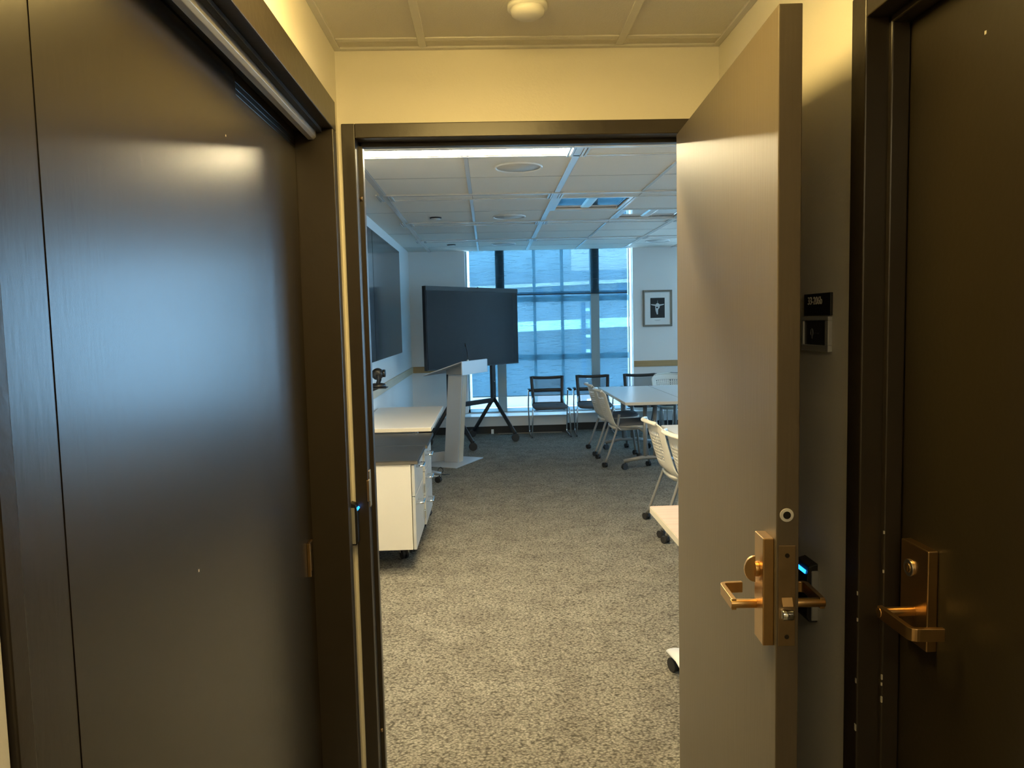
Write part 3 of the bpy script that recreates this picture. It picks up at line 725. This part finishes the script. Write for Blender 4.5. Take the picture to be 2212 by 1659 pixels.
# ------------------------------------------------------------------ tables
def table(name, loc, rz, LN, WD, label, top, edge, leg_m, cat='table', group=None, ins=.30, th=.03, H=.735, fw=.75, fh=1):
    """length along local X, width along local Y; T legs with feet along Y"""
    t = thing(name, loc, rz, label, cat, group)
    a, b = LN/2, WD/2
    tp = obj('tabletop', boxes((-a, a, -b, b, H-th+.002, H)), top, t, .003)
    obj('edge_band', boxes((-a-.0012, a+.0012, -b-.0012, -b+.002, H-th, H-.003), (-a-.0012, a+.0012, b-.002, b+.0012, H-th, H-.003), (-a-.0012, -a+.002, -b, b, H-th, H-.003), (a-.002, a+.0012, -b, b, H-th, H-.003)), edge, tp)
    for s in (-1, 1):
        x = s*(a-ins)
        def leg(bm):
            for q in (-.052, .052): tube(bm, [(x, q, .12), (x, q, H-th-.03)], .022, 12, sx=.55, ref=(1, 0, 0))
            box(bm, x-.020, x+.020, -.16, .16, H-th-.035, H-th)
            tube(bm, [(x, -b+.03, .088), (x, -.09, .122), (x, .09, .122), (x, b-.03, .088)], .021, 12, sx=fw, sy=fh, ref=(1, 0, 0))
        lg = obj('leg', leg, leg_m, t)
        for q in (-1, 1): caster(lg, x, q*(b-.05), 0, .031, .05, M_RUBBER, .35*q)
    obj('stretcher', boxes((-a+ins, a-ins, -.012, .012, H-th-.06, H-th-.03)), leg_m, t)
    return t
# far row: length runs along Y in the room
T1 = table('training_table', (1.655, 8.40, 0), PI/2+.0, 1.86, .62, 'white topped table at the left end of the far row, by the white chairs', M_WHITELAM, M_EDGE, M_GREYMET, group='white training tables')
dup(T1, (2.283, 8.40, 0), PI/2, 'white topped table pushed against the right side of the far table, by the open door')
dup(T1, (1.63, 4.86, 0), PI/2, 'white topped table behind the nearest white chairs, partly hidden by the open door')
table('folding_table', (1.60, 2.955, 0), 0, 1.82, .60, 'pink maple topped table just inside the doorway behind the open door', M_MAPLE, M_EDGE, M_WHITE, ins=.10, fw=2.0, fh=.6)
# white table behind the cabinets
table('utility_table', (-.785, 6.72, 0), PI/2, 1.56, .63, 'white table between the mobile cabinets and the lectern', M_WHITELAM, M_EDGE, M_GREYMET, ins=.12, H=.745)
pb = thing('power_adapter', (-.585, 7.70, 0), .1, 'small white power adapter on the carpet beside the white table foot', 'power adapter')
obj('adapter_body', boxes((-.055, .055, -.03, .03, 0, .04)), M_WHITE, pb, .004)
obj('adapter_label', boxes((.0, .045, -.0305, -.0298, .012, .028)), M_PICGREY, pb)
obj('adapter_cord', lambda bm: tube(bm, rounded([(.05, 0, .02), (.09, .01, .05), (.06, .06, .09), (.02, .03, .05), (.07, -.0, .012), (.15, .05, .005)], .03), .004, 8), M_BLACK, pb)

# ------------------------------------------------------------------ lectern
LR = math.radians(64)
lec = thing('lectern', (-.388, 8.065, 0), LR, 'silver grey lectern with slanted top in front of the big mobile screen', 'lectern')
bp = obj('base_plate', boxes((0, .66, 0, .62, .002, .012)), M_SILVER, lec, .002)
obj('base_flange', lambda bm: prism(bm, [(.360, .336), (.366, .346), (.186, .470), (.180, .460)], 2, .012, .115), M_SILVER, lec, .002, label='upturned bent flange on the base')
def col_front(bm):
    b0 = [(.28, .125), (.395, .125), (.395, .30), (.28, .30)]; dy = -.085
    A = [bm.verts.new((x, y, .012)) for x, y in b0]; B = [bm.verts.new((x, y+dy, 1.03)) for x, y in b0]
    bm.faces.new(A[::-1]); bm.faces.new(B)
    for i in range(4): bm.faces.new((A[i], A[(i+1) % 4], B[(i+1) % 4], B[i]))
obj('column', col_front, M_SILVER, lec, .003)
def col_side(bm):
    dy = -.085; y0 = .122; y1 = .126
    A = [bm.verts.new((x, y, .012)) for x, y in ((.30, y0), (.394, y0), (.394, y1), (.30, y1))]; B = [bm.verts.new((x, y+dy, 1.03)) for x, y in ((.30, y0), (.394, y0), (.394, y1), (.30, y1))]
    bm.faces.new(A[::-1]); bm.faces.new(B)
    for i in range(4): bm.faces.new((A[i], A[(i+1) % 4], B[(i+1) % 4], B[i]))
obj('column_inlay', col_side, M_BEECH, lec)
obj('desktop', lambda bm: prism(bm, [(-.075, 1.142), (-.075, 1.154), (.405, 1.004), (.405, .992)], 0, .05, .665), M_SILVER, lec, .002)
obj('front_panel', boxes((.05, .665, -.082, -.070, 1.005, 1.150)), M_SILVER, lec, .002)
obj('bracket', lambda bm: prism(bm, [(.02, 1.0), (.22, 1.0), (.22, 1.052), (.02, 1.112)], 0, .24, .43), M_GREYMET, lec, .002)
mc = thing('gooseneck_microphone', (-.235, 8.28, 1.146), LR, 'thin black gooseneck microphone on the lectern top', 'microphone')
obj('mount', lambda bm: lathe(bm, [(.013, -.004), (.012, .012), (.006, .02), (.001, .02)], 16), M_STEEL, mc)
obj('stem', lambda bm: tube(bm, rounded([(0, 0, .015), (.0, .0, .09), (.06, .05, .16)], .07, 8), .0042, 8), M_BLACK, mc)
obj('capsule', lambda bm: tube(bm, [(.055, .046, .152), (.075, .062, .172), (.10, .08, .192)], [.006, .009, .007], 12), M_BLACK, mc)

# ------------------------------------------------------------------ mobile display
# local x along the screen width, local y toward its back
DL = Vector((-.742, 9.05)); DR = Vector((.405, 10.42))
dv = DR-DL; DW = dv.length; DA = math.atan2(dv.y, dv.x)
md = thing('mobile_display', (DL.x, DL.y, 0), DA, 'large black touch screen on a dark wheeled stand before the window', 'screen')
Z0, Z1 = 1.000, 2.015
obj('screen', boxes((.012, DW-.012, -.006, .002, Z0+.012, Z1-.055)), M_MATTSCREEN, md)
cs = obj('casing', boxes((0, DW, .0, .05, Z0, Z1)), M_DKMETAL, md, .004)
obj('camera_bar', boxes((.004, DW-.004, -.010, .0, Z1-.054, Z1-.002)), M_DKFRAME, md, .002)
obj('camera_lens', lambda bm: cyl(bm, (DW*.53, -.004, Z1-.010), (DW*.53, -.016, Z1-.010), .014), M_BLACK, md)
for s, x in ((-1, DW*.26), (1, DW*.735)):
    up = obj('upright', boxes((x-.035, x+.035, .055, .10, .50, 1.75)), M_DKMETAL, md, .004)
    for z in (.60, .78): obj('bolt', lambda bm: cyl(bm, (x, .054, z), (x, .048, z), .008, n=12), M_CHROME, up)
    def legs(bm):
        for q in (-1, 1):
            y1 = .075+q*.36
            tube(bm, [(x, .075+q*.01, .545), (x, y1-q*.03, .13), (x, y1, .10)], .028, 8, sx=.8, ref=(1, 0, 0))
    lg = obj('splayed_leg', legs, M_DKMETAL, md)
    for q in (-1, 1): caster(lg, x, .075+q*.375, 0, .05, .06, M_RUBBER, .9)
cbm = obj('cross_bar', boxes((DW*.26, DW*.735, .058, .098, .50, .56)), M_DKMETAL, md, .003)

# ------------------------------------------------------------------ white chairs
def white_chair(loc, rz, label, group):
    """faces local +X; rear feet at x=0, front feet at x=.46, width along Y"""
    t = thing('white_chair', loc, rz, label, 'chair', group)
    NU, NV = 33, 34
    def shell(bm):
        g = {}
        for j in range(NV+1):
            v = j/NV
            z = .395 + v*.412
            hw = .235 - .012*math.sin(v*PI) - .055*max(0, v-.86)/.14*max(0, (v-.86)/.14) + .005
            if v < .30: hw = .255 - .03*(v/.30)
            xb = .125 - .130*v**.85
            if v > .9: xb -= .022*((v-.9)/.1)**2
            if v < .22: xb += .035*((.22-v)/.22)**2
            for i in range(NU+1):
                uu = i/NU*2-1
                x = xb - .055*(1-uu*uu) + .012
                zz = z + (.012*(1-uu*uu) if v > .8 else 0)
                if v < .25: zz = z + (.25-v)/.25*.035*(1-abs(uu))
                g[i, j] = bm.verts.new((x, uu*hw, zz))
        for j in range(NV):
            for i in range(NU):
                hole = 5 <= i <= NU-6 and 11 <= j <= 27 and i % 2 == 1 and j % 2 == 1
                if hole and (j > 15 or abs(i-NU/2) < 10): continue
                f = bm.faces.new((g[i, j], g[i+1, j], g[i+1, j+1], g[i, j+1])); f.smooth = True
    bk = obj('backrest', shell, M_CHAIRWHITE, t, solid=.006)
    def lip(bm): tube(bm, [(-.005-.022-.055*(1-u_*u_)+.012-.006, u_*.178, .806+.012*(1-u_*u_)) for u_ in [k/10-1 for k in range(21)]], .011, 8, sx=1.5)
    obj('grip_lip', lip, M_CHAIRWHITE, bk)
    def pan(bm):
        n = 36
        def ring(rx, ry, z, dx=0): return [bm.verts.new((.315+dx+rx*math.copysign(abs(math.cos(a))**.55, math.cos(a)), ry*math.copysign(abs(math.sin(a))**.55, math.sin(a)), z+(.012*math.cos(a)))) for a in [2*PI*k/n for k in range(n)]]
        R = [ring(.19, .19, .385), ring(.225, .225, .41), ring(.232, .235, .432), ring(.22, .222, .436)]
        for A, B in zip(R, R[1:]):
            for k in range(n): f = bm.faces.new((A[k], A[(k+1) % n], B[(k+1) % n], B[k])); f.smooth = True
        bm.faces.new(R[0][::-1]); bm.faces.new(R[-1])
    st = obj('seat', pan, M_CHAIRWHITE, t)
    def cush(bm):
        n = 36
        def ring(rx, ry, z): return [bm.verts.new((.318+rx*math.copysign(abs(math.cos(a))**.55, math.cos(a)), ry*math.copysign(abs(math.sin(a))**.55, math.sin(a)), z+(.012*math.cos(a)))) for a in [2*PI*k/n for k in range(n)]]
        R = [ring(.214, .216, .434), ring(.220, .222, .446), ring(.205, .207, .462), ring(.12, .12, .470), ring(.02, .02, .470)]
        for A, B in zip(R, R[1:]):
            for k in range(n): f = bm.faces.new((A[k], A[(k+1) % n], B[(k+1) % n], B[k])); f.smooth = True
        bm.faces.new(R[0][::-1]); bm.faces.new(R[-1])
    obj('cushion', cush, M_CUSHION, t)
    for s in (-1, 1):
        y = s*.245
        lr = obj('leg', lambda bm: tube(bm, rounded([(.155, s*.232, .56), (.135, s*.236, .42), (.035, s*.25, .14), (.0, s*.256, .055)], .06), .0125, 12), M_GREYMET, t)
        caster(lr, 0, s*.256, 0, .027, .03, M_RUBBER, .5)
        lf = obj('leg', lambda bm: tube(bm, rounded([(.135, s*.232, .43), (.36, s*.228, .415), (.43, s*.236, .36), (.465, s*.245, .055)], .05), .0125, 12), M_GREYMET, t)
        caster(lf, .465, s*.245, 0, .027, .03, M_RUBBER, .3)
    return t
G1 = 'white chairs along the tables'
ch = white_chair((1.20, 5.51, 0), 0, 'nearest full white chair on wheels, seen from behind beside the near table', G1)
dup(ch, (1.205, 4.86, 0), .03, 'white chair nearest the viewer, half hidden by the open door')
dup(ch, (1.205, 8.16, 0), .0, 'white chair at the near end of the far table, in front of its twin')
dup(ch, (1.195, 8.86, 0), .02, 'white chair farther along the far table, behind its twin')
dup(ch, (2.40, 10.12, 0), -PI/2+.1, 'white chair beyond the far tables, only its back showing beside the open door')

# ------------------------------------------------------------------ mesh back armchairs
def mesh_chair(loc, rz, label, group):
    """faces local -Y; front feet at y=-.25"""
    t = thing('mesh_armchair', loc, rz, label, 'chair', group)
    def bf(z): return .20 + (z-.44)*.26                       # y of the back plane at height z
    def hwid(z): return .200 + .018*(z-.44)/.4
    def outer(bm):
        # frame with two openings, bowed
        zs = [.452, .470, .600, .648, .785, .825]
        def strip(z0, z1, x0, x1, d=.022):
            n = 8
            for k in range(n):
                pass
        def P(x, z): return Vector((x, bf(z)+.030*(1-(x/.22)**2), z))
        def bar(path, r, sx, sy): tube(bm, path, r, 10, sx=sx, sy=sy, ref=(0, 1, 0))
        for s in (-1, 1): bar([P(s*hwid(z), z) for z in [.44+.04*k for k in range(11)]], .020, .8, 1.15)
        for z, r in ((.826, .023), (.632, .028)): bar([P(x, z-.012*(1-(x/.21)**2)*(1 if z > .7 else 0)) for x in [-.21+.042*k for k in range(11)]], r, .45, 1)
        bar([P(x, .452) for x in [-.2+.05*k for k in range(9)]], .009, .6, 1)
    bk = obj('back_frame', outer, M_DKFRAME, t)
    def net(bm):
        g = {}
        for i in range(9):
            for j in range(9):
                z = .455+.372*j/8; x = (-1+2*i/8)*(hwid(z)-.004)
                g[i, j] = bm.verts.new((x, bf(z)+.030*(1-(x/.22)**2)+.004, z))
        for i in range(8):
            for j in range(8):
                f = bm.faces.new((g[i, j], g[i+1, j], g[i+1, j+1], g[i, j+1])); f.smooth = True
    obj('back_mesh', net, M_MESH, t)
    def seat(bm):
        n = 32; 
        def ring(rx, ry, z): return [bm.verts.new((rx*math.copysign(abs(math.cos(a))**.5, math.cos(a)), -.02+ry*math.copysign(abs(math.sin(a))**.5, math.sin(a)), z - (.012 if math.sin(a) < -.5 else 0))) for a in [2*PI*k/n for k in range(n)]]
        R = [ring(.20, .20, .405), ring(.232, .228, .415), ring(.238, .235, .436), ring(.222, .22, .452), ring(.1, .1, .460)]
        for A, B in zip(R, R[1:]):
            for k in range(n): f = bm.faces.new((A[k], A[(k+1) % n], B[(k+1) % n], B[k])); f.smooth = True
        bm.faces.new(R[0][::-1]); bm.faces.new(R[-1])
    obj('seat', seat, M_CUSHION, t)
    for s in (-1, 1):
        x = s*.262
        sf = obj('sled_frame', lambda bm: tube(bm, rounded([(s*.205, bf(.56), .56), (s*.225, .17, .430), (x-s*.018, -.20, .425), (x-s*.014, -.245, .40), (x, -.25, .012), (x, .235, .012), (x+s*.012, .215, .40), (x+s*.012, .13, .655), (x+s*.012, -.12, .665)], .035, 5), .0105, 10), M_CHROME, t)
        obj('arm_pad', lambda bm: tube(bm, [(x+s*.012, .06, .674), (x+s*.012, -.02, .680), (x+s*.012, -.17, .668)], .019, 12, sx=.55, sy=1.1, ref=(0, 0, 1)), M_BLACK, t)
        obj('glide', boxes((x-.014, x+.014, -.256, -.225, 0, .014)), M_BLACK, sf, .002)
    return t
G2 = 'mesh back armchairs along the window wall'
mch = mesh_chair((.81, 10.34, 0), .02, 'black mesh armchair with chrome legs, leftmost under the window', G2)
mch.scale = (1, 1, .945)
dup(mch, (1.435, 10.36, 0), -.06, 'black mesh armchair second from left, behind the white chairs')
dup(mch, (2.10, 10.36, 0), -.10, 'black mesh armchair behind the far table, right of the window edge')
dup(mch, (2.76, 10.40, 0), -.10, 'black mesh armchair at the end of the row, mostly behind the open door')

# ------------------------------------------------------------------ what lies beyond the window
FY = 27.0
b1 = thing('opposite_building', (0, FY, 0), 0, 'building across the courtyard seen through the window shades', 'building')
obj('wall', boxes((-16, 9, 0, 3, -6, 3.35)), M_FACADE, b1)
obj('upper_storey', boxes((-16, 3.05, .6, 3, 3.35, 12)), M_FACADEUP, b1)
obj('brick_wing', boxes((3.05, 9, .5, 3, 3.35, 4.75)), M_FACADELT, b1)
obj('top_storey', boxes((3.05, 9, .9, 3, 4.75, 12)), M_FACADEUP, b1)
obj('parapet', lambda bm: prism(bm, [(-16, .80), (9, 1.46), (9, 1.76), (-16, 1.20)], 1, -1.2, 0), M_PARAPET, b1)
obj('coping', lambda bm: prism(bm, [(-16, 2.35), (9, 3.0), (9, 3.11), (-16, 2.45)], 1, -.25, 0), M_FACADELT, b1)
obj('drainpipe', boxes((3.15, 3.30, -1.35, -1.2, -3, 2.2)), M_FACGLASS, b1)
obj('pipe_clip', lambda bm: [box(bm, 3.30, 3.55, -1.36, -1.22, z, z+.10) for z in (-2.4, -1.2, -.4, .5, 1.0, 1.9)], M_PARAPET, b1)
for x in (1.65, 2.3, 4.6): obj('window', boxes((x, x+.35, -.02, .06, 2.3, 2.95)), M_FACGLASS, b1)
for x in (5.2, 6.1, 8.0): obj('window', boxes((x, x+.45, .86, .92, 5.2, 7.4)), M_FACGLASS, b1)
obj('roof_terrace', boxes((-30, 45, BY+1.6, FY+.0, -1.65, -1.45)), M_DECK, None, label='bright sunlit roof terrace below the window', cat='roof')
